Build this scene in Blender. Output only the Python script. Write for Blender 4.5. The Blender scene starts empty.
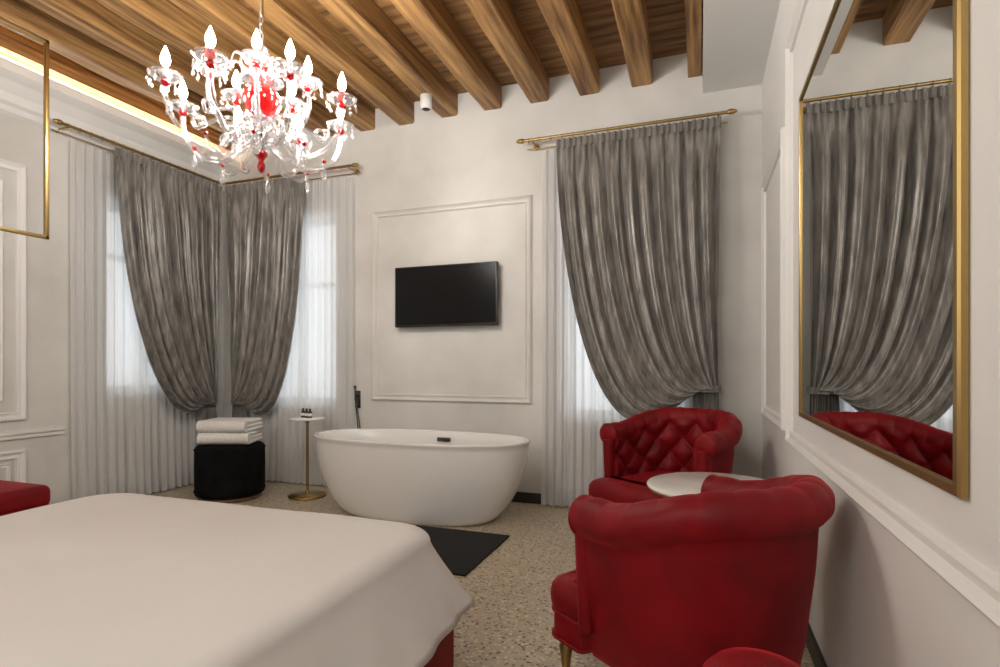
import bpy, bmesh, math, random
from mathutils import Vector, Matrix, noise
random.seed(4)
pi=math.pi
XL,XR,YB,YF=-4.85,0.443,4.65,-2.2
ZC=3.67; ZB=3.47
# ---------------------------------------------------------------- materials
def newmat(name):
    m=bpy.data.materials.new(name); m.use_nodes=True
    nt=m.node_tree; return m,nt,nt.nodes["Principled BSDF"]
def setp(b,**k):
    for a,v in k.items():
        a=a.replace("_"," ")
        if a in b.inputs: b.inputs[a].default_value=v
def c4(c): return (c[0],c[1],c[2],1)
def coords(nt,scale=(1,1,1)):
    tc=nt.nodes.new("ShaderNodeTexCoord"); mp=nt.nodes.new("ShaderNodeMapping")
    mp.inputs["Scale"].default_value=scale
    nt.links.new(tc.outputs["Object"],mp.inputs["Vector"]); return mp.outputs[0]
def noise_mat(name,c1,c2,scale=5,stretch=(1,1,1),rough=.6,bump=0.0,bscale=None,lo=.35,hi=.65,detail=5,bdist=.01,**k):
    m,nt,b=newmat(name); v=coords(nt,stretch)
    n=nt.nodes.new("ShaderNodeTexNoise"); n.inputs["Scale"].default_value=scale; n.inputs["Detail"].default_value=detail
    nt.links.new(v,n.inputs["Vector"])
    r=nt.nodes.new("ShaderNodeValToRGB"); e=r.color_ramp.elements
    e[0].position=lo; e[0].color=c4(c1); e[1].position=hi; e[1].color=c4(c2)
    nt.links.new(n.outputs["Fac"],r.inputs[0]); nt.links.new(r.outputs[0],b.inputs["Base Color"])
    setp(b,Roughness=rough,**k)
    if bump:
        n2=nt.nodes.new("ShaderNodeTexNoise"); n2.inputs["Scale"].default_value=bscale or scale*2; n2.inputs["Detail"].default_value=4
        nt.links.new(v,n2.inputs["Vector"])
        bp=nt.nodes.new("ShaderNodeBump"); bp.inputs["Strength"].default_value=bump; bp.inputs["Distance"].default_value=bdist
        nt.links.new(n2.outputs["Fac"],bp.inputs["Height"]); nt.links.new(bp.outputs[0],b.inputs["Normal"])
    return m
def plain(name,c,rough=.5,**k):
    return noise_mat(name,[x*.99 for x in c],[min(1,x*1.01) for x in c],scale=4,rough=rough,**k)
M={}
M['wall']=noise_mat("plaster_wall",(.59,.58,.545),(.73,.72,.685),scale=1.3,rough=.55,bump=.08,bscale=6)
M['white']=noise_mat("white_paint",(.775,.77,.75),(.81,.805,.785),scale=3,rough=.5)
M['ceilw']=noise_mat("white_soffit",(.75,.75,.735),(.78,.78,.765),scale=2,rough=.6)
M['wood']=noise_mat("old_beam_wood",(.13,.055,.016),(.54,.30,.105),scale=3.2,stretch=(8,.45,8),rough=.55,bump=.9,bscale=5,lo=.3,hi=.74,detail=10)
M['plank']=noise_mat("plank_wood",(.10,.045,.014),(.38,.20,.068),scale=3,stretch=(.6,6,1),rough=.7,bump=.4,bscale=6,lo=.3,hi=.72,detail=8)
def velvet(name,c1,c2,edge,scale,stretch,bump,bscale,fac=.55,rough=.6,lo=.35,hi=.68,bdist=.008,spec=.12,metal=0):
    m,nt,b=newmat(name); v=coords(nt,stretch)
    n=nt.nodes.new("ShaderNodeTexNoise"); n.inputs["Scale"].default_value=scale; n.inputs["Detail"].default_value=7
    n.inputs["Distortion"].default_value=.4
    nt.links.new(v,n.inputs["Vector"])
    r=nt.nodes.new("ShaderNodeValToRGB"); e=r.color_ramp.elements
    e[0].position=lo; e[0].color=c4(c1); e[1].position=hi; e[1].color=c4(c2)
    nt.links.new(n.outputs["Fac"],r.inputs[0]); nt.links.new(r.outputs[0],b.inputs["Base Color"])
    setp(b,Roughness=rough,Specular_IOR_Level=spec,Sheen_Weight=fac,Sheen_Roughness=.36,Sheen_Tint=c4(edge),Metallic=metal)
    n2=nt.nodes.new("ShaderNodeTexNoise"); n2.inputs["Scale"].default_value=bscale; n2.inputs["Detail"].default_value=4
    nt.links.new(v,n2.inputs["Vector"])
    bp=nt.nodes.new("ShaderNodeBump"); bp.inputs["Strength"].default_value=bump; bp.inputs["Distance"].default_value=bdist
    nt.links.new(n2.outputs["Fac"],bp.inputs["Height"]); nt.links.new(bp.outputs[0],b.inputs["Normal"])
    return m
M['velvet']=velvet("red_velvet",(.15,.0008,.003),(.25,.0025,.007),(1,.05,.07),5,(1,1,1),.2,9,.4,.52,spec=.28,bdist=.008)
M['drape']=velvet("grey_crushed_velvet",(.125,.116,.103),(.34,.322,.295),(.92,.89,.84),24,(1,1,.18),.8,26,.6,.36,lo=.33,hi=.73,bdist=.005,spec=.6,metal=.12)  # pale streaks in the colour imitate highlights on the crushed pile
M['brass']=plain("brushed_brass",(.40,.275,.105),rough=.34,Metallic=1.0)
M['chrome']=plain("dark_chrome",(.12,.12,.12),rough=.2,Metallic=1.0)
M['tub']=plain("acrylic_white",(.82,.815,.80),rough=.15)
M['linen']=noise_mat("bed_linen",(.77,.76,.745),(.80,.79,.775),scale=2,rough=.75,bump=.4,bscale=2.5,bdist=.02)
M['towel']=noise_mat("terry_towel",(.72,.71,.68),(.82,.81,.79),scale=60,rough=.95,bump=.8,bscale=160,bdist=.004)
M['blackvel']=noise_mat("black_velvet",(.004,.004,.004),(.009,.009,.010),scale=8,rough=.9,Specular_IOR_Level=.1)
M['black']=plain("black_plastic",(.010,.010,.011),rough=.35)
M['screen']=plain("tv_screen",(.004,.004,.005),rough=.22,Specular_IOR_Level=.25)
M['mat']=noise_mat("black_bath_mat",(.010,.010,.010),(.02,.02,.02),scale=90,rough=.95,bump=.5)
M['base']=plain("dark_baseboard",(.03,.028,.026),rough=.4)
M['marble']=noise_mat("white_marble",(.72,.70,.67),(.84,.83,.80),scale=3,rough=.15,lo=.4,hi=.55)
M['walnut']=noise_mat("walnut",(.12,.06,.03),(.2,.11,.05),scale=8,rough=.4)
# terrazzo
m,nt,b=newmat("terrazzo_floor"); v=coords(nt)
def vor(scale):
    x=nt.nodes.new("ShaderNodeTexVoronoi"); x.inputs["Scale"].default_value=scale; nt.links.new(v,x.inputs["Vector"]); return x
v1=vor(66); sep=nt.nodes.new("ShaderNodeSeparateColor"); nt.links.new(v1.outputs["Color"],sep.inputs[0])
r=nt.nodes.new("ShaderNodeValToRGB"); r.color_ramp.interpolation='CONSTANT'
cols=[(0,(.50,.42,.29)),(.2,(.66,.58,.44)),(.35,(.34,.26,.165)),(.48,(.74,.68,.56)),(.60,(.20,.14,.085)),(.70,(.54,.46,.33)),(.86,(.09,.065,.045)),(.92,(.60,.51,.37))]
e=r.color_ramp.elements; e[0].position=0; e[0].color=c4(cols[0][1]); e[1].position=cols[1][0]; e[1].color=c4(cols[1][1])
for p,c in cols[2:]:
    q=e.new(p); q.color=c4(c)
nt.links.new(sep.outputs[0],r.inputs[0])
r2=nt.nodes.new("ShaderNodeValToRGB"); r2.color_ramp.elements[0].position=.42; r2.color_ramp.elements[1].position=.58
nt.links.new(v1.outputs["Distance"],r2.inputs[0])
mx=nt.nodes.new("ShaderNodeMix"); mx.data_type='RGBA'
nt.links.new(r2.outputs[0],mx.inputs[0]); nt.links.new(r.outputs[0],mx.inputs[6]); mx.inputs[7].default_value=(.52,.44,.31,1)
nt.links.new(mx.outputs[2],b.inputs["Base Color"]); setp(b,Roughness=.28); M['floor']=m
m,nt,b=newmat("mirror_glass"); setp(b,Base_Color=(.86,.87,.86,1),Metallic=1.0,Roughness=.01); M['mirror']=m
def mixmat(name,parts):
    m=bpy.data.materials.new(name); m.use_nodes=True; nt=m.node_tree; nt.nodes.clear()
    out=nt.nodes.new("ShaderNodeOutputMaterial"); cur=None
    for kind,col,w in parts:
        s=nt.nodes.new(kind); s.inputs["Color"].default_value=c4(col)
        if kind=="ShaderNodeBsdfGlossy": s.inputs["Roughness"].default_value=.06
        if cur is None: cur=s.outputs[0]; continue
        mxn=nt.nodes.new("ShaderNodeMixShader")
        if w=='fres':
            lw=nt.nodes.new("ShaderNodeLayerWeight"); lw.inputs[0].default_value=.42
            nt.links.new(lw.outputs["Facing"],mxn.inputs[0])
        else: mxn.inputs[0].default_value=w
        nt.links.new(cur,mxn.inputs[1]); nt.links.new(s.outputs[0],mxn.inputs[2]); cur=mxn.outputs[0]
    nt.links.new(cur,out.inputs[0]); return m
T="ShaderNodeBsdfTransparent";G="ShaderNodeBsdfGlossy";D="ShaderNodeBsdfDiffuse";TL="ShaderNodeBsdfTranslucent"
M['sheer']=mixmat("sheer_voile",[(D,(.80,.80,.79),0),(TL,(.85,.85,.85),.42),(T,(1,1,1),.10)])
M['crystal']=mixmat("clear_crystal",[(T,(.93,.94,.95),0),(D,(.9,.9,.9),.08),(G,(1,1,1),'fres')])
M['redglass']=mixmat("ruby_glass",[(T,(.8,.05,.04),0),(D,(.40,.005,.005),.7),(G,(1,.6,.6),'fres')])
M['pane']=mixmat("window_pane",[(T,(.95,.97,.98),0),(G,(1,1,1),.06)])
def emis(name,col,s):
    m=bpy.data.materials.new(name); m.use_nodes=True; nt=m.node_tree; nt.nodes.clear()
    o=nt.nodes.new("ShaderNodeOutputMaterial"); e=nt.nodes.new("ShaderNodeEmission"); e.inputs[0].default_value=c4(col); e.inputs[1].default_value=s
    nt.links.new(e.outputs[0],o.inputs[0]); return m
M['bulb']=emis("lit_bulb",(1,.96,.90),370)
M['led']=emis("led_strip",(1,.85,.66),40)
# ---------------------------------------------------------------- builder
class B:
    def __init__(s,name): s.name=name; s.v=[]; s.f=[]; s.m=[]; s.s=[]; s.mats=[]
    def mi(s,k):
        if k not in s.mats: s.mats.append(k)
        return s.mats.index(k)
    def add(s,vs,fs,mat,smooth=True):
        o=len(s.v); s.v+= [tuple(x) for x in vs]; i=s.mi(mat)
        for f in fs: s.f.append([o+a for a in f]); s.m.append(i); s.s.append(smooth)
    def box(s,lo,hi,mat,bev=0,seg=3,M4=None,smooth=None):
        bm=bmesh.new(); bmesh.ops.create_cube(bm,size=1)
        for v in bm.verts: v.co=Vector([(lo[i]+hi[i])/2+v.co[i]*(hi[i]-lo[i]) for i in range(3)])
        if bev: bmesh.ops.bevel(bm,geom=bm.edges[:],offset=bev,segments=seg,profile=.5,affect='EDGES')
        bm.verts.index_update()
        vs=[v.co.copy() for v in bm.verts]
        if M4: vs=[M4@v for v in vs]
        s.add(vs,[[v.index for v in f.verts] for f in bm.faces],mat,bool(bev) if smooth is None else smooth); bm.free()
    def grid(s,rows,mat,close=False,smooth=True):
        n=len(rows[0]); vs=[p for r in rows for p in r]; fs=[]
        for i in range(len(rows)-1):
            for j in range(n if close else n-1):
                k=(j+1)%n; fs.append([i*n+j,i*n+k,(i+1)*n+k,(i+1)*n+j])
        s.add(vs,fs,mat,smooth)
    def lathe(s,prof,c,mat,n=24,M4=None,smooth=True,sx=1,sy=1):
        rows=[]
        for r,z in prof:
            row=[Vector((c[0]+sx*r*math.cos(2*pi*i/n),c[1]+sy*r*math.sin(2*pi*i/n),c[2]+z)) for i in range(n)]
            if M4: row=[M4@p for p in row]
            rows.append(row)
        s.grid(rows,mat,True,smooth)
        o=len(s.v)
        s.f.append([o-n+i for i in range(n)]); s.m.append(s.mi(mat)); s.s.append(False)
        s.f.append([o-n*len(prof)+n-1-i for i in range(n)]); s.m.append(s.mi(mat)); s.s.append(False)
    def sphere(s,c,r,mat,n=14,sc=(1,1,1)):
        prof=[(max(1e-4,r*math.sin(pi*i/8)),-r*math.cos(pi*i/8)*sc[2]) for i in range(9)]
        s.lathe(prof,c,mat,n,sx=sc[0],sy=sc[1])
    def tube(s,pts,r,mat,n=8,closed=False):
        pts=[Vector(p) for p in pts]; rs=r if isinstance(r,list) else [r]*len(pts)
        rows=[]; up=None
        for i,p in enumerate(pts):
            a=pts[max(0,i-1)]; c=pts[min(len(pts)-1,i+1)]; t=(c-a).normalized()
            if up is None:
                up=Vector((0,0,1)) if abs(t.z)<.9 else Vector((1,0,0))
            up=(up-t*up.dot(t)).normalized(); sd=t.cross(up)
            rows.append([p+(up*math.cos(2*pi*k/n)+sd*math.sin(2*pi*k/n))*rs[i] for k in range(n)])
        s.grid(rows,mat,True)
        s.add(rows[0][::-1],[list(range(n))],mat,False); s.add(rows[-1],[list(range(n))],mat,False)
    def frame(s,mp,a0,a1,z0,z1,prof,mat):
        rows=[]
        for o,h in prof: rows.append([mp(a0+o,z0+o,h),mp(a1-o,z0+o,h),mp(a1-o,z1-o,h),mp(a0+o,z1-o,h)])
        s.grid(rows,mat,True,False)
    def prism(s,outline,rings,mat,smooth=True):
        n=len(outline); P=[Vector((x,y)) for x,y in outline]; rows=[]
        nr=[]
        for i in range(n):
            t=(P[(i+1)%n]-P[i-1]).normalized(); nr.append(Vector((-t.y,t.x)))
        for ins,z in rings: rows.append([Vector((p.x+q.x*ins,p.y+q.y*ins,z)) for p,q in zip(P,nr)])
        s.grid(rows,mat,True,smooth)
        s.add(rows[-1],[list(range(n))],mat,False); s.add(rows[0][::-1],[list(range(n))],mat,False)
    def done(s,loc=(0,0,0),rz=0,scale=1):
        me=bpy.data.meshes.new(s.name); me.from_pydata(s.v,[],s.f)
        for k in s.mats: me.materials.append(M[k])
        me.polygons.foreach_set("material_index",s.m); me.polygons.foreach_set("use_smooth",s.s); me.update()
        bm=bmesh.new(); bm.from_mesh(me); bmesh.ops.recalc_face_normals(bm,faces=bm.faces[:]); bm.to_mesh(me); bm.free()
        o=bpy.data.objects.new(s.name,me); bpy.context.collection.objects.link(o)
        o.location=loc; o.rotation_euler=(0,0,rz); o.scale=(scale,)*3 if not isinstance(scale,tuple) else scale; return o
def bez(P,t):
    a=(1-t)
    return tuple(a**3*P[0][i]+3*a*a*t*P[1][i]+3*a*t*t*P[2][i]+t**3*P[3][i] for i in range(len(P[0])))
def ss(x): x=max(0,min(1,x)); return x*x*(3-2*x)
# ---------------------------------------------------------------- room
TH=.3
b=B("floor"); b.box((XL-TH,YF-TH,-.1),(XR+TH,YB+TH,0),'floor'); b.done()
def wall_back(name,wins):
    b=B(name); xs=XL-TH
    for (x0,x1,z0,z1) in wins:
        b.box((xs,YB,0),(x0,YB+TH,ZC),'wall'); b.box((x0,YB,0),(x1,YB+TH,z0),'wall'); b.box((x0,YB,z1),(x1,YB+TH,ZC),'wall'); xs=x1
    b.box((xs,YB,0),(XR+TH,YB+TH,ZC),'wall'); b.done()
W1=(-4.45,-3.40,.80,2.70); W2=(-1.08,-.10,.75,2.70); W3=(3.40,4.3,.95,2.65)
wall_back("wall_back",[W1,W2])
b=B("wall_left"); y0,y1,z0,z1=W3
b.box((XL-TH,YF,0),(XL,y0,ZC),'wall'); b.box((XL-TH,y1,0),(XL,YB,ZC),'wall'); b.box((XL-TH,y0,0),(XL,y1,z0),'wall'); b.box((XL-TH,y0,z1),(XL,y1,ZC),'wall'); b.done()
b=B("wall_right"); b.box((XR,YF,0),(XR+TH,YB,ZC),'white'); b.done()
b=B("wall_front"); b.box((XL-TH,YF-TH,0),(XR+TH,YF,ZC),'wall'); b.done()
b=B("ceiling")
y=YF-TH; 
while y<YB+TH:
    w=.2; b.box((XL-TH,y+.004,ZC+random.uniform(0,.006)),(XR+TH,min(y+w,YB+TH),ZC+.04),'plank'); y+=w
b.box((XL-TH,YF-TH,ZC+.03),(XR+TH,YB+TH,ZC+.15),'plank')
b.done()
b=B("ceiling_beams")
x=-.44; 
while x>XL+.1:
    rows=[]; w=.085
    for k in range(61):
        yy=YF+(YB-YF)*k/60
        dx=.014*noise.noise(Vector((x*3,yy*1.6,0))); dz=.016*noise.noise(Vector((x*3,yy*1.8,9)))
        c=.012+.006*noise.noise(Vector((x*5,yy*4,3)))
        rows.append([(x-w+dx,yy,ZC),(x-w+dx*.6,yy,ZB+c+dz),(x-w+c+dx,yy,ZB+dz),(x+w-c+dx,yy,ZB+dz*.7),(x+w+dx,yy,ZB+c+dz),(x+w+dx,yy,ZC)])
    b.grid(rows,'wood',False,False); x-=.432
b.box((XL,YF,ZB+.02),(XL+.12,YB,ZC),'wood'); b.box((.0-.09,YF,ZB-.0),(.01,YB,ZC),'wood')
b.done()
b=B("ceiling_soffit"); b.box((.02,YF,3.33),(XR,YB,ZC),'ceilw'); b.done()
b=B("trim_cornice"); pr=[(0,3.06),(.025,3.08),(.03,3.12),(.06,3.14),(.07,3.2),(.13,3.27),(.17,3.29),(.2,3.31),(.2,3.37),(.185,3.38),(.185,3.385),(0,3.385)]
b.grid([[(XL+o,yy,z) for o,z in pr] for yy in (YF,YB)],'white',False,False); b.done()
b=B("led_cove_strip"); b.box((XL+.05,YF+.1,3.386),(XL+.09,YB-.1,3.396),'led'); b.done()
b=B("baseboard_back"); b.box((XL,YB-.015,0),(XR,YB,.09),'base',.004); b.done()
b=B("baseboard_right"); b.box((XR-.015,YF,0),(XR,YB-.015,.09),'base',.004); b.done()
b=B("baseboard_left"); b.box((XL,YF,0),(XL+.015,YB-.015,.09),'base',.004); b.done()
mb=lambda a,z,h:(a,YB-h,z); mr=lambda a,z,h:(XR-h,a,z); ml=lambda a,z,h:(XL+h,a,z)
P=[(0,0),(.004,.020),(.014,.028),(.022,.022),(.034,.010),(.05,.010),(.056,.018),(.064,.014),(.068,0)]
b=B("trim_1"); b.frame(mb,-2.98,-1.37,.86,2.68,P,'wall'); b.done()
b=B("trim_2"); b.frame(mr,3.38,4.44,.84,2.5,P,'white'); b.done()
b=B("trim_3"); b.frame(mr,.99,3.22,.80,2.85,P,'white'); b.frame(mr,-1.4,.9,.80,2.85,P,'white'); b.done()
b=B("trim_4"); b.frame(ml,1.0,2.78,.78,2.72,P,'white'); b.frame(ml,1.15,2.63,.93,2.57,[(o*.6,h*.7) for o,h in P],'white'); b.frame(ml,1.0,2.78,.2,.56,P,'white'); b.frame(ml,1.1,2.68,.29,.47,[(o*.5,h*.6) for o,h in P],'white')
b.frame(ml,-1.6,.8,.82,2.62,P,'white'); b.done()
b=B("trim_5"); b.grid([[(XL+o,yy,z) for o,z in [(0,.64),(.02,.645),(.022,.67),(.038,.68),(.038,.70),(0,.705)]] for yy in (YF,3.04)],'white',False,False); b.done()
def window(name,mp,a0,a1,z0,z1):
    b=B(name)
    def bx(a,c,z,d,h0,h1,mt):
        p=mp(a,z,h0); q=mp(c,d,h1); lo=[min(p[i],q[i]) for i in range(3)]; hi=[max(p[i],q[i]) for i in range(3)]; b.box(lo,hi,mt,0 if mt=='pane' else .004)
    f=.06
    for A in ((a0,a0+f,z0,z1),(a1-f,a1,z0,z1),(a0,a1,z0,z0+f),(a0,a1,z1-f,z1),((a0+a1)/2-.045,(a0+a1)/2+.045,z0,z1),(a0,a1,z0+1.2,z0+1.25)):
        bx(*A,-.20,-.14,'white')
    bx(a0+f,a1-f,z0+f,z1-f,-.173,-.167,'pane')
    bx(a0,a1,z0-.03,z0+.012,-.29,.005,'marble')
    b.done()
window("window_1",mb,*W1); window("window_2",mb,*W2); window("window_3",ml,*W3)
# ---------------------------------------------------------------- curtains
def drape(name,mp,s0,s1,ztop,d0,nf,tail_w=.13):
    b=B(name); NS,NT=280,110; rows=[]
    def fold(ph): # soft rounded tubes with tight valleys
        return (abs(math.cos(ph*.5))**.8)*2-1.05+.20*math.sin(2.3*ph+1.3)
    def wobf(s,t): return 1.1*math.sin(5*s+1.2*t)+.6*math.sin(11*s-.8*t)+1.7*noise.noise(Vector((s*7,t*1.4,d0*7+nf)))
    for j in range(NT+1):
        t=j/NT; row=[]
        for i in range(NS+1):
            s=i/NS
            C=[tuple(s0[q][k]+(s1[q][k]-s0[q][k])*s for k in range(2)) for q in range(4)]
            a,z=bez(C,t)
            ph=2*pi*nf*s+wobf(s,t)
            amp=.012+.038*ss(t*5)*(1-.45*t)*(.80+.5*noise.noise(Vector((s*5,t*1.8,nf))))
            topp=math.cos(2*pi*nf*2.5*s)*.010*(1-ss(t*8))
            cr=.004*noise.noise(Vector((s*18,t*12,nf*2)))*ss(t*4)
            h=d0+amp*fold(ph)+topp+cr+.06*ss((t-.3)/.7)*math.sin(pi*s)
            row.append(mp(a,z,h))
        rows.append(row)
    at0,zt0=s0[3]; at1,zt1=s1[3]; am=(at0+at1)/2; 
    for j in range(1,41):
        t=j/40; row=[]
        for i in range(NS+1):
            s=i/NS
            a0=at0+(at1-at0)*s; z0=zt0+(zt1-zt0)*s
            wdt=1+ (tail_w/abs(at1-at0)*2-1)*ss(t*1.3)
            a=am+(a0-am)*wdt; z=z0+( .02-z0)*t
            h=d0+(.020+.018*ss(t*2))*fold(2*pi*nf*s+wobf(s,1))
            row.append(mp(a,z,h))
        rows.append(row)
    b.grid(rows,'drape')
    b.grid([[mp(s0[0][0]+(s1[0][0]-s0[0][0])*i/NS,zz,d0+.010*math.sin(2*pi*nf*2.5*i/NS)+.010) for i in range(NS+1)] for zz in (ztop+.005,ztop-.07)],'drape')
    w=abs(at1-at0)/2+.02; ring=[]
    for k in range(25):
        an=2*pi*k/24; zz=(zt0+zt1)/2
        ring.append((am+w*math.cos(an),zz,d0+.055*math.sin(an)))
    b.grid([[mp(a,z+dz,h) for a,z,h in ring] for dz in (-.025,.0,.025)],'drape')
    b.done()
def sheer(name,mp,a0,a1,d0,nf,z1=3.03,fl=.025):
    b=B(name); rows=[]
    for j in range(41):
        t=j/40; z=z1+(.012-z1)*t
        rows.append([mp(a0+(a1-a0)*(i/240),z,d0+(.009+.010*t)*(math.sin(2*pi*nf*i/240+.5*math.sin(9*i/240+t))+.4*math.sin(2*pi*nf*2.3*i/240+1+t))+fl*t**6) for i in range(241)])
    b.grid(rows,'sheer'); b.done()
ZR=3.07; DD=.17
drape("velvet_drape",mb,[(-1.11,3.035),(-1.10,2.0),(-.78,.02),(-.05,1.02)],[(.15,3.035),(.14,2.4),(.12,1.7),(.13,1.02)],3.05,DD,11,.13)
drape("velvet_drape",ml,[(3.34,3.035),(3.33,2.1),(3.72,.32),(4.23,.82)],[(4.47,3.035),(4.45,2.3),(4.42,1.6),(4.38,.82)],3.05,DD,10,.1)
drape("velvet_drape",mb,[(-3.62,3.035),(-3.62,1.95),(-3.84,.20),(-4.38,.82)],[(-4.62,3.035),(-4.60,2.3),(-4.56,1.6),(-4.53,.82)],3.05,DD,9,.1)
sheer("sheer_curtain",mb,-1.27,-.0,.042,16)
sheer("sheer_curtain",mb,-4.66,-3.16,.042,18)
sheer("sheer_curtain",ml,3.07,4.46,.042,17)
def rod(name,mp,a0,a1,ends,d=DD,z=ZR+.015):
    b=B(name); b.tube([mp(a0+(a1-a0)*k/8,z,d) for k in range(9)],.012,'brass',12)
    b.tube([mp(a0,z-.03,.05),mp((a0+a1)/2,z-.03,.05),mp(a1,z-.03,.05)],.005,'brass',6)
    for a,sg in ends:
        for k,(o,r) in enumerate([(0,.017),(.015,.022),(.035,.019),(.05,.013)]):
            b.sphere(mp(a+sg*o,z,d),r,'brass')
        aa=a-sg*.07
        b.tube([mp(aa,z,0),mp(aa,z,d)],.008,'brass'); b.tube([mp(aa,z,0.0),mp(aa,z,.012)],.025,'brass',14)
    n=int(abs(a1-a0)/.09)
    for k in range(n):
        a=a0+(a1-a0)*(k+.5)/n
        pts=[mp(a,z+.018*math.sin(q*pi/5)-.004,d+.018*math.cos(q*pi/5)) for q in range(11)]
        b.tube(pts,.0028,'brass',5)
    b.done()
rod("curtain_rod",mb,-1.40,.20,[(-1.40,-1),(.20,1)])
rod("curtain_rod",mb,-4.66,-3.08,[(-3.08,1)])
rod("curtain_rod",ml,2.93,4.46,[(2.93,-1)])
# ---------------------------------------------------------------- TV
b=B("wall_tv"); b.box((-2.675,YB-.10,1.55),(-1.66,YB-.055,2.105),'black',.006)
b.box((-2.663,YB-.1025,1.572),(-1.672,YB-.0995,2.095),'screen'); b.box((-2.35,YB-.06,1.68),(-1.98,YB-.001,1.98),'black',.004)
b.box((-2.21,YB-.104,1.556),(-2.13,YB-.1,1.564),'chrome'); b.done()
# ---------------------------------------------------------------- mirror
b=B("wall_mirror"); mpm=mr
b.frame(mpm,1.19,2.865,.965,2.42,[(0,0.002),(0,.013),(.003,.018),(.020,.018),(.023,.015),(.023,.009)],'brass')
b.add([mpm(1.21,.985,.011),mpm(2.845,.985,.011),mpm(2.845,2.40,.011),mpm(1.21,2.40,.011)],[[0,1,2,3]],'mirror',False); b.done()
# ---------------------------------------------------------------- bathtub
b=B("freestanding_bathtub"); cx,cy,L,Wd=-2.14,4.00,.93,.42
def oval(rx,ry,z,k=2.35,dx=0):
    out=[]
    for i in range(96):
        a=2*pi*i/96; c,s_=math.cos(a),math.sin(a)
        out.append((cx+dx+rx*math.copysign(abs(c)**(2/k),c),cy+ry*math.copysign(abs(s_)**(2/k),s_),z))
    return out
rows=[oval(.60,.275,.0),oval(.65,.30,.012)]
for i in range(1,19):
    t=i/18; e_=t**.8
    rows.append(oval(.65+(L-.012-.65)*math.sin(e_*pi/2),.30+(Wd-.012-.30)*math.sin(e_*pi/2),.012+.588*t))
rows+= [oval(L,Wd,.612),oval(L,Wd,.622),oval(L-.006,Wd-.006,.63),oval(L-.03,Wd-.03,.628),oval(L-.042,Wd-.042,.618)]
for i in range(1,12):
    t=i/11; rows.append(oval(L-.045-.30*t**2.2,Wd-.045-.13*t**2.2,.618-.465*math.sin(t*pi/2)))
rows.append(oval(.3,.12,.145)); rows.append(oval(.02,.01,.14))
b.grid(rows,'tub',True)
b.box((cx+.0,cy+Wd-.075,.54),(cx+.12,cy+Wd-.05,.575),'chrome',.005)
b.done()
# ---------------------------------------------------------------- wall shower set beside the tub
b=B("wall_hand_shower"); fx,fy=-3.14,YB
b.box((fx-.03,fy-.012,.78),(fx+.03,fy-.001,.95),'chrome',.004)
b.tube([(fx,fy-.01,.90),(fx,fy-.05,.90)],.010,'chrome'); b.tube([(fx,fy-.05,.86),(fx,fy-.055,.98)],.007,'chrome'); b.lathe([(.009,0),(.016,.02),(.014,.03)],(fx,fy-.055,.97),'chrome',14)
b.tube([(fx,fy-.01,.80),(fx,fy-.04,.80),(fx+.01,fy-.04,.7),(fx+.03,fy-.035,.5),(fx+.05,fy-.035,.45),(fx+.05,fy-.035,.55),(fx+.02,fy-.04,.75),(fx,fy-.05,.87)],.006,'chrome'); b.done()
# ---------------------------------------------------------------- bath mat
b=B("bath_mat"); b.box((-1.98,2.90,0.0),(-1.25,3.68,.014),'mat',.005); b.done()
# ---------------------------------------------------------------- pouf with towels
b=B("black_velvet_pouf"); 
b.lathe([(.24,0),(.262,.004),(.266,.03),(.25,.035)],(-4.01,3.93,0),'walnut',40)
b.lathe([(.255,.035),(.285,.05),(.29,.10),(.292,.30),(.29,.44),(.28,.475),(.25,.492),(.12,.5),(.001,.502)],(-4.01,3.93,0),'blackvel',48)
for zz in (.45,.08):
    b.tube([(-4.01+.291*math.cos(2*pi*k/48),3.93+.291*math.sin(2*pi*k/48),zz) for k in range(49)],.006,'blackvel',6)
b.done()
b=B("folded_towel"); 
R=Matrix.Translation((-3.98,3.91,0))@Matrix.Rotation(.36,4,'Z')
for k in range(2):
    zb=.503+k*.105
    R2=R@Matrix.Rotation(.05*(1-2*k),4,'Z')
    for q in range(3): b.box((-.220+.004*q,-.155+.003*q,zb+q*.034),(.220-.003*q,.165,zb+.036+q*.034),'towel',.0155,4,R2)
    b.tube([R2@Vector((-.215+.43*i/6,-.14,zb+.053)) for i in range(7)],.050,'towel',14)
b.done()
# ---------------------------------------------------------------- side table
b=B("brass_side_table"); sx,sy=-3.38,4.2
b.lathe([(.001,0),(.165,0),(.168,.008),(.165,.018),(.03,.024),(.014,.04),(.012,.06),(.012,.66),(.02,.685),(.05,.70),(.001,.70)],(sx,sy,0),'brass',32)
b.lathe([(.001,.70),(.15,.70),(.158,.704),(.158,.716),(.15,.72),(.001,.72)],(sx,sy,0),'marble',36); b.done()
for k in range(3):
    b=B("toiletry_bottle"); b.lathe([(.001,0),(.018,0),(.019,.004),(.019,.05),(.013,.058),(.008,.06),(.010,.062),(.010,.082),(.001,.083)],(sx-.055+.05*k,sy+.01-.015*k,.72),'black',16); 
    b.lathe([(.0195,.015),(.0195,.04)],(sx-.055+.05*k,sy+.01-.015*k,.72),'marble',16); b.done()
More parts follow.
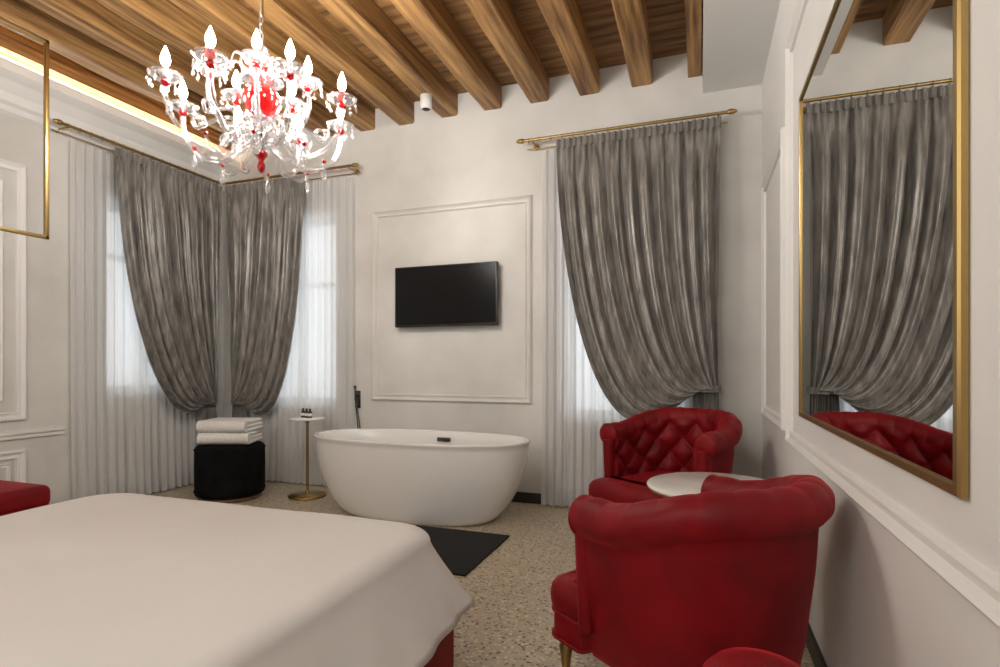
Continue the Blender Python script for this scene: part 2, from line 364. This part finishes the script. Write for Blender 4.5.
# ---------------------------------------------------------------- bed
b=B("double_bed")
bx0,bx1,by0,by1=-2.72,-.93,-.25,1.96
def rrect(o,z,rad,wave=0,fw=0):
    out=[];x0,x1,y0,y1=bx0-o,bx1+o,by0-o,by1+o
    N=60
    for ci,(cxx,cyy,a0) in enumerate([(x1-rad,y1-rad,0),(x0+rad,y1-rad,pi/2),(x0+rad,y0+rad,pi),(x1-rad,y0+rad,1.5*pi)]):
        for k in range(17):
            a=a0+pi/2*k/16; out.append([cxx+rad*math.cos(a),cyy+rad*math.sin(a)])
        nx=[(x0+rad,y1),(x0,y0+rad),(x1-rad,y0),(x1,y1-rad)][ci]; l=out[-1]
        for k in range(1,N): out.append([l[0]+(nx[0]-l[0])*k/N,l[1]+(nx[1]-l[1])*k/N])
    mx_,my_=(bx0+bx1)/2,(by0+by1)/2; res=[]
    for i,(x,y) in enumerate(out):
        w=wave*(noise.noise(Vector((x*3.1,y*3.1,1)))+.6*noise.noise(Vector((x*7,y*7,3))))
        dx,dy=x-mx_,y-my_; l=math.hypot(dx,dy)
        w+=fw*math.sin(math.atan2(dy,dx)*46)*math.exp(-((x-x1)**2+(y-y1)**2)/.09)
        res.append((x+dx/l*w,y+dy/l*w,z+.006*noise.noise(Vector((x*2.5,y*2.5,1)))))
    return res
ZT=.60; rows=[]
for k in range(14):
    o=-.80+(.73)*k/13; rows.append(rrect(o,ZT-.010*(k/13)**2,.04+.10*k/13))
for k in range(1,9):
    a=k/8*pi/2; rows.append(rrect(-.07+.07*math.sin(a),ZT-.01-.055*(1-math.cos(a)),.14+.02*k/8,.004*k/8))
for k in range(1,13):
    t=k/12; rows.append(rrect(.13*t**1.1,ZT-.065-.25*t,.16+.06*t,.004+.035*t,.018*t))
rows.append(rrect(.12,ZT-.315,.22,.039,.018))
b.grid(rows,'linen',True)
b.add(rows[0],[list(range(len(rows[0])))],'linen')
b.box((bx0+.02,by0+.02,.03),(bx1+.05,by1-.005,.36),'velvet',.03,4)
for x in (bx0+.15,bx1-.15):
    for y in (by0+.15,by1-.15): b.lathe([(.03,0),(.035,.035)],(x,y,0),'black',12)
b.box((bx0-.05,by0-.24,.0),(bx1+.05,by0-.12,1.25),'velvet',.03,4)
b.done()
# ---------------------------------------------------------------- armchairs
def armchair(loc,face,scale):
    b=B("tufted_armchair"); R_=.345; AL=.22; path=[]; ZL=.215
    def addp(x,y,nx,ny): path.append((x,y,nx,ny))
    for k in range(22): addp(-R_,AL*(1-k/22),-1,0)
    for k in range(151):
        a=pi+pi*k/150; addp(R_*math.cos(a),R_*math.sin(a),math.cos(a),math.sin(a))
    for k in range(1,23): addp(R_,AL*k/22,1,0)
    s=0; rows=[]; prev=None; tot=2*AL+pi*R_
    for (x,y,nx,ny) in path:
        if prev: s+=math.hypot(x-prev[0],y-prev[1])
        prev=(x,y)
        H=.795+.095*ss((.10-y)/.42)
        row=[]
        def P_(o,z): row.append((x+nx*o,y+ny*o,z))
        P_(-.045,ZL); P_(-.05,.30); 
        zi0,zi1=.38,H-.105
        u=(s-tot/2)/.105
        for k in range(31):
            t=k/30; z=zi0+(zi1-zi0)*t
            v_=(z-H+.10)/.105
            q=abs(math.sin(pi*(u+v_)/2))*abs(math.sin(pi*(u-v_)/2))
            tf=.050*(q**.4)
            P_(-.038-tf+.026,z)
        cr=.070; co,cz=.028,H-cr
        for k in range(25):
            a=math.radians(188-k*(188+62)/24)
            pleat=.009*abs(math.sin(pi*u))**.5*(1-k/24)
            bump=.003*noise.noise(Vector((s*14,k*.3,0)))
            P_(co+(cr+pleat+bump)*math.cos(a),cz+(cr+pleat+bump)*math.sin(a))
        z1=cz-cr*.88
        for k in range(14):
            t=k/13; P_(.052-.065*t+.008*math.sin(pi*t)+.004*noise.noise(Vector((s*5,t*3,2))),z1-.012-(z1-.012-ZL)*t)
        rows.append(row)
    b.grid(rows,'velvet',True)
    n=len(rows[0]); b.add(rows[0],[list(range(n))],'velvet',False); b.add(rows[-1][::-1],[list(range(n))],'velvet',False)
    for uu in range(-7,8):
        for vv in range(-4,0):
            if (uu+vv)%2: continue
            s_=uu*.105
            ang=s_/R_
            if abs(ang)>pi/2:
                e=abs(s_)-R_*pi/2; sgn=1 if s_>0 else -1; x,y,nx,ny=sgn*R_,e,sgn,0
                if e>AL-.03: continue
            else: nx,ny=math.sin(ang),-math.cos(ang); x,y=R_*nx,R_*ny
            H=.795+.095*ss((.10-y)/.42); z=H-.10+vv*.105
            if z<.40: continue
            b.sphere((x-nx*.016,y-ny*.016,z),.011,'velvet',10)
    for sg in (-1,1):
        cxx=sg*(R_+.028); cz=.795-.07
        Mx=Matrix.Translation((cxx,AL,cz))@Matrix.Rotation(-pi/2,4,'X')
        b.lathe([(.070,-.01),(.071,.004),(.064,.014),(.045,.018),(.02,.024),(.001,.026)],(0,0,0),'velvet',24,Mx)
        b.tube([(sg*(R_+.015),AL+.004,.69-.02*k) for k in range(20)],[.046-.0008*k for k in range(20)],'velvet',12)
        b.tube([Mx@Vector((.069*math.cos(q*pi/12),.069*math.sin(q*pi/12),.004)) for q in range(25)],.006,'velvet',6)
    YFt=.465
    def outline(r,yf,hw):
        o=[(r*math.cos(a),r*math.sin(a)) for a in [pi+pi*k/28 for k in range(29)]]
        y1=AL+.03
        o+= [(r,y1*.5),(r,y1-.01),(hw-.01,y1),(hw,y1+.012)]
        cr=.07
        o+= [(hw-cr+cr*math.cos(q),yf-cr+cr*math.sin(q)) for q in [pi/2*k/8 for k in range(9)]]
        xs=[hw-cr-(2*(hw-cr))*k/10 for k in range(1,10)]
        o+= [(x,yf+.012*(1-(x/hw)**2)) for x in xs]
        o+= [(-p[0],p[1]) for p in [(hw-cr+cr*math.cos(q),yf-cr+cr*math.sin(q)) for q in [pi/2*k/8 for k in range(9)]][::-1]]
        o+= [(-hw,y1+.012),(-hw+.01,y1),(-r,y1-.01),(-r,y1*.5)]
        return o
    ol=outline(.30,YFt,.365)
    b.prism(ol,[(.02,ZL-.01),(.004,ZL-.005),(0,ZL+.005),(0,.30),(.004,.318)],'velvet')
    ol2=outline(.296,YFt+.005,.37)
    b.prism(ol2,[(.02,.312),(.004,.322),(-.006,.35),(-.008,.38),(-.002,.41),(.016,.432),(.045,.447),(.075,.455)],'velvet')
    for zz in (.318,ZL+.005):
        pts=[(x*1.008,y*1.008,zz) for x,y in ol[28:]+ol[:1]]
        b.tube(pts,.007,'velvet',6)
    for x,y in ((-.31,.41),(.31,.41),(-.22,-.2),(.22,-.2)):
        b.lathe([(.012,0),(.016,.004),(.018,.02),(.012,.03),(.016,.08),(.024,.14),(.029,.17),(.018,.182),(.031,.19),(.031,.20),(.02,.207),(.025,.22)],(x,y,0),'brass',18)
    ang=math.atan2(face[1],face[0])-pi/2
    return b.done((loc[0],loc[1],0),ang,scale)
armchair((-.005,2.015),(-.78,.62),(.90,.90,.95))
armchair((-.175,3.87),(-.50,-.87),(.97,.97,1.0))
# ---------------------------------------------------------------- round table
b=B("round_marble_table"); tx,ty=.078,2.93
b.lathe([(.001,.59),(.318,.59),(.330,.595),(.333,.602),(.330,.610),(.32,.614),(.001,.614)],(tx,ty,0),'marble',64)
b.lathe([(.10,.575),(.31,.582),(.326,.586),(.326,.593),(.10,.593)],(tx,ty,0),'brass',64)
b.lathe([(.001,0),(.20,0),(.205,.008),(.195,.02),(.05,.035),(.025,.06),(.02,.1),(.02,.50),(.035,.55),(.10,.58),(.001,.585)],(tx,ty,0),'brass',40); b.done()
# ---------------------------------------------------------------- small pouf near camera
b=B("red_velvet_ottoman"); ox,oy=.115,1.25
b.lathe([(.09,.05),(.107,.055),(.11,.08),(.112,.3),(.113,.48),(.117,.51),(.117,.535),(.112,.555),(.09,.578),(.05,.588),(.001,.59)],(ox,oy,0),'velvet',48)
for k in range(4): b.lathe([(.012,0),(.02,.055)],(ox+.075*math.cos(k*pi/2+.7),oy+.075*math.sin(k*pi/2+.7),0),'brass',12)
b.done()
# ---------------------------------------------------------------- red bench by left wall
b=B("red_velvet_bench")
b.box((-4.78,1.6,.10),(-3.83,2.32,.32),'velvet',.02,3); b.box((-4.80,1.58,.315),(-3.81,2.34,.455),'velvet',.045,5)
b.tube([(-3.815,1.63,.325),(-3.815,2.29,.325),(-3.86,2.335,.325),(-4.75,2.335,.325)],.008,'velvet',6)
for x in (-4.7,-3.93):
    for y in (1.68,2.25): b.lathe([(.012,0),(.022,.06),(.026,.11)],(x,y,0),'brass',12)
b.done()
# ---------------------------------------------------------------- hanging brass frame
b=B("hanging_brass_frame"); X=-3.4; y1_=2.05; y0_=.3; zz0,zz1=1.905,2.985
for p,q in (((X,y1_,zz0),(X,y1_,zz1)),((X,y0_,zz0),(X,y0_,zz1)),((X,y0_,zz0),(X,y1_,zz0)),((X,y0_,zz1),(X,y1_,zz1))):
    lo=[min(p[i],q[i])-.010 for i in range(3)]; hi=[max(p[i],q[i])+.010 for i in range(3)]; b.box(lo,hi,'brass',.002)
for y in (y0_+.2,y1_-.25): b.tube([(X,y,zz1),(X,y,ZC)],.002,'brass',5)
b.done()
# ---------------------------------------------------------------- spot downlight
b=B("ceiling_spotlight"); bxx=-.44-.432*4
b.lathe([(.001,3.35),(.040,3.35),(.048,3.353),(.05,3.36),(.05,3.465),(.02,3.475)],(bxx,4.2,0),'ceilw',28)
b.lathe([(.001,3.346),(.030,3.348),(.036,3.351)],(bxx,4.2,0),'black',20); b.done()
# ---------------------------------------------------------------- chandelier
b=B("glass_chandelier")
for k in range(11):
    z=2.93+k*.05
    pts=[]
    for q in range(13):
        a=2*pi*q/12; o=.012*math.cos(a); w=.03*math.sin(a)
        pts.append(((o if k%2 else 0),(0 if k%2 else o),z+w))
    b.tube(pts,.0045,'crystal',5)
b.tube([(.008,.008,2.9),(.01,0,3.2),(0,0,3.95)],.006,'brass',6)
b.lathe([(.006,2.26),(.006,2.93)],(0,0,0),'chrome',8)
c=(0,0,0)
b.lathe([(.004,2.175),(.018,2.19),(.026,2.215),(.014,2.245),(.022,2.262),(.040,2.28),(.034,2.30),(.015,2.31)],c,'redglass',20)
b.lathe([(.015,2.31),(.05,2.325),(.095,2.35),(.115,2.385),(.10,2.42),(.07,2.44),(.03,2.455),(.05,2.47),(.085,2.485),(.03,2.50)],c,'crystal',24)
b.lathe([(.02,2.49),(.05,2.505),(.088,2.545),(.104,2.60),(.096,2.645),(.065,2.675),(.035,2.69)],c,'redglass',24)
b.lathe([(.03,2.68),(.10,2.70),(.13,2.715),(.06,2.70),(.02,2.705),(.03,2.73)],c,'crystal',24)
b.lathe([(.02,2.73),(.045,2.745),(.06,2.775),(.085,2.81),(.03,2.80)],c,'redglass',24)
b.lathe([(.01,2.79),(.04,2.83),(.025,2.87),(.045,2.90),(.01,2.93)],c,'crystal',20)
def arm(an,prof,seed,big=True):
    ca,sa=math.cos(an),math.sin(an)
    pos=lambda r,z:(r*ca,r*sa,z)
    pts=[]; N=36
    for k in range(N+1):
        t=k/N
        r,z=bez(prof[0],t*2) if t<.5 else bez(prof[1],t*2-1)
        pts.append(pos(r,z))
    b.tube(pts,[.0155 if k%2 else .0125 for k in range(N+1)],'crystal',8)
    r,z=prof[1][3]; C=pos(r,z)
    b.lathe([(.006,-.015),(.024,0),(.027,.012),(.014,.024)],C,'redglass',14)
    b.lathe([(.014,.02),(.036,.022),(.066,.032),(.088,.052),(.078,.046),(.035,.03),(.012,.03)],C,'crystal',20)
    b.lathe([(.012,.03),(.034,.05),(.036,.078),(.024,.07),(.012,.06)],C,'redglass' if seed%3==0 else 'crystal',14)
    b.lathe([(.014,.035),(.014,.10)],C,'tub',12)
    b.lathe([(.010,.10),(.021,.114),(.025,.134),(.018,.162),(.007,.19),(.001,.205)],C,'bulb',12)
    for q in range(8):
        a=2*pi*q/8+seed; x=C[0]+.083*math.cos(a); y=C[1]+.083*math.sin(a); zt=C[2]+.048
        b.tube([(x,y,zt),(x,y,zt-.012)],.0012,'crystal',4)
        b.lathe([(.001,-.07),(.007,-.057),(.009,-.045),(.003,-.02),(.001,-.012)],(x,y,zt),'crystal',6)
for k in range(8):
    arm(2*pi*k/8+.25,[[(.05,2.44),(.16,2.50),(.16,2.25),(.27,2.26)],[(.27,2.26),(.40,2.27),(.51,2.36),(.50,2.54)]],k)
for k in range(5):
    arm(2*pi*k/5+.35,[[(.04,2.49),(.12,2.56),(.12,2.40),(.19,2.42)],[(.19,2.42),(.27,2.45),(.30,2.54),(.28,2.66)]],k+1,False)
for k in range(8):
    an=2*pi*k/8+.25+pi/8; ca,sa=math.cos(an),math.sin(an)
    pts=[]
    for q in range(31):
        t=q/30; r,z=bez([(.05,2.42),(.22,2.60),(.36,2.30),(.37,2.44)],t); pts.append((r*ca,r*sa,z))
    for q in range(1,15):
        a=q/14*1.6*pi; rr=.035*(1-.5*q/14); pts.append(((.37-.035+rr*math.cos(a))*ca,(.37-.035+rr*math.cos(a))*sa,2.44+rr*math.sin(a)))
    b.tube(pts,.011,'crystal',7)
    pts=[]
    for q in range(25):
        t=q/24; r,z=bez([(.06,2.36),(.14,2.20),(.32,2.17),(.36,2.27)],t); pts.append((r*ca,r*sa,z))
    b.tube(pts,[.014*(1-.4*q/24) for q in range(25)],'crystal',7)
    x,y=.36*ca,.36*sa
    b.sphere((x,y,2.28),.013,'redglass',10)
    b.lathe([(.001,-.12),(.014,-.095),(.018,-.07),(.007,-.03),(.001,-.015)],(x,y,2.27),'crystal',8)
    pts=[]
    for q in range(17):
        t=q/16; r,z=bez([(.03,2.73),(.10,2.80),(.17,2.86),(.20,2.76)],t); pts.append((r*ca,r*sa,z))
    b.tube(pts,[.011*(1-.6*q/16) for q in range(17)],'crystal',7)
    b.lathe([(.001,-.07),(.010,-.05),(.012,-.03),(.002,0)],(.2*ca,.2*sa,2.76),'crystal',8)
    for q in range(5):
        b.sphere((.12*math.cos(an+q*.157),.12*math.sin(an+q*.157),2.385-.01*(q%2)),.010,'crystal',7)
SX,SZ=.84,.86
b.done((-2.085,2.24,2.27*(1-SZ)-.02),0,(SX,SX,SZ))
b=B("ceiling_rose"); b.lathe([(.03,3.60),(.065,3.62),(.07,3.66),(.06,3.669)],(-2.085,2.24,0),'brass',24); b.done()
# ---------------------------------------------------------------- lights
def area(name,loc,target,size,power,col,sy=None):
    l=bpy.data.lights.new(name,'AREA'); l.shape='RECTANGLE'; l.size=size; l.size_y=sy or size; l.energy=power; l.color=col
    o=bpy.data.objects.new(name,l); o.location=loc; o.rotation_euler=(Vector(target)-Vector(loc)).to_track_quat('-Z','Y').to_euler(); bpy.context.collection.objects.link(o)
area("rear_fill",(-1.2,-1.9,2.9),(-1.6,4,1.2),1.8,50,(1,.965,.92),.9)  # soft fill light added high behind the camera, not a room fixture
area("ceiling_fill",(-2.2,-.9,1.6),(-2.0,2.4,3.6),1.0,24,(1,.94,.86))  # unseen second fill, added to brighten the ceiling
sp=bpy.data.lights.new("spot_lamp",'SPOT'); sp.energy=15; sp.spot_size=1.7; sp.spot_blend=1; sp.shadow_soft_size=.05; sp.color=(1,.95,.88)
o=bpy.data.objects.new("spot_lamp",sp); o.location=(bxx,4.2,3.33); bpy.context.collection.objects.link(o)
w=bpy.data.worlds.new("sky_world"); bpy.context.scene.world=w; w.use_nodes=True
bg=w.node_tree.nodes["Background"]; bg.inputs[0].default_value=(.93,.96,1,1); bg.inputs[1].default_value=2.3
# ---------------------------------------------------------------- camera
cam=bpy.data.cameras.new("camera"); co=bpy.data.objects.new("camera",cam); bpy.context.collection.objects.link(co)
co.location=(0,0,1.2); co.rotation_euler=(pi/2,0,math.radians(19.75)); cam.lens=20.05; cam.sensor_width=36; cam.shift_y=.0315; cam.clip_start=.02
sc=bpy.context.scene; sc.camera=co
sc.view_settings.view_transform='Standard'
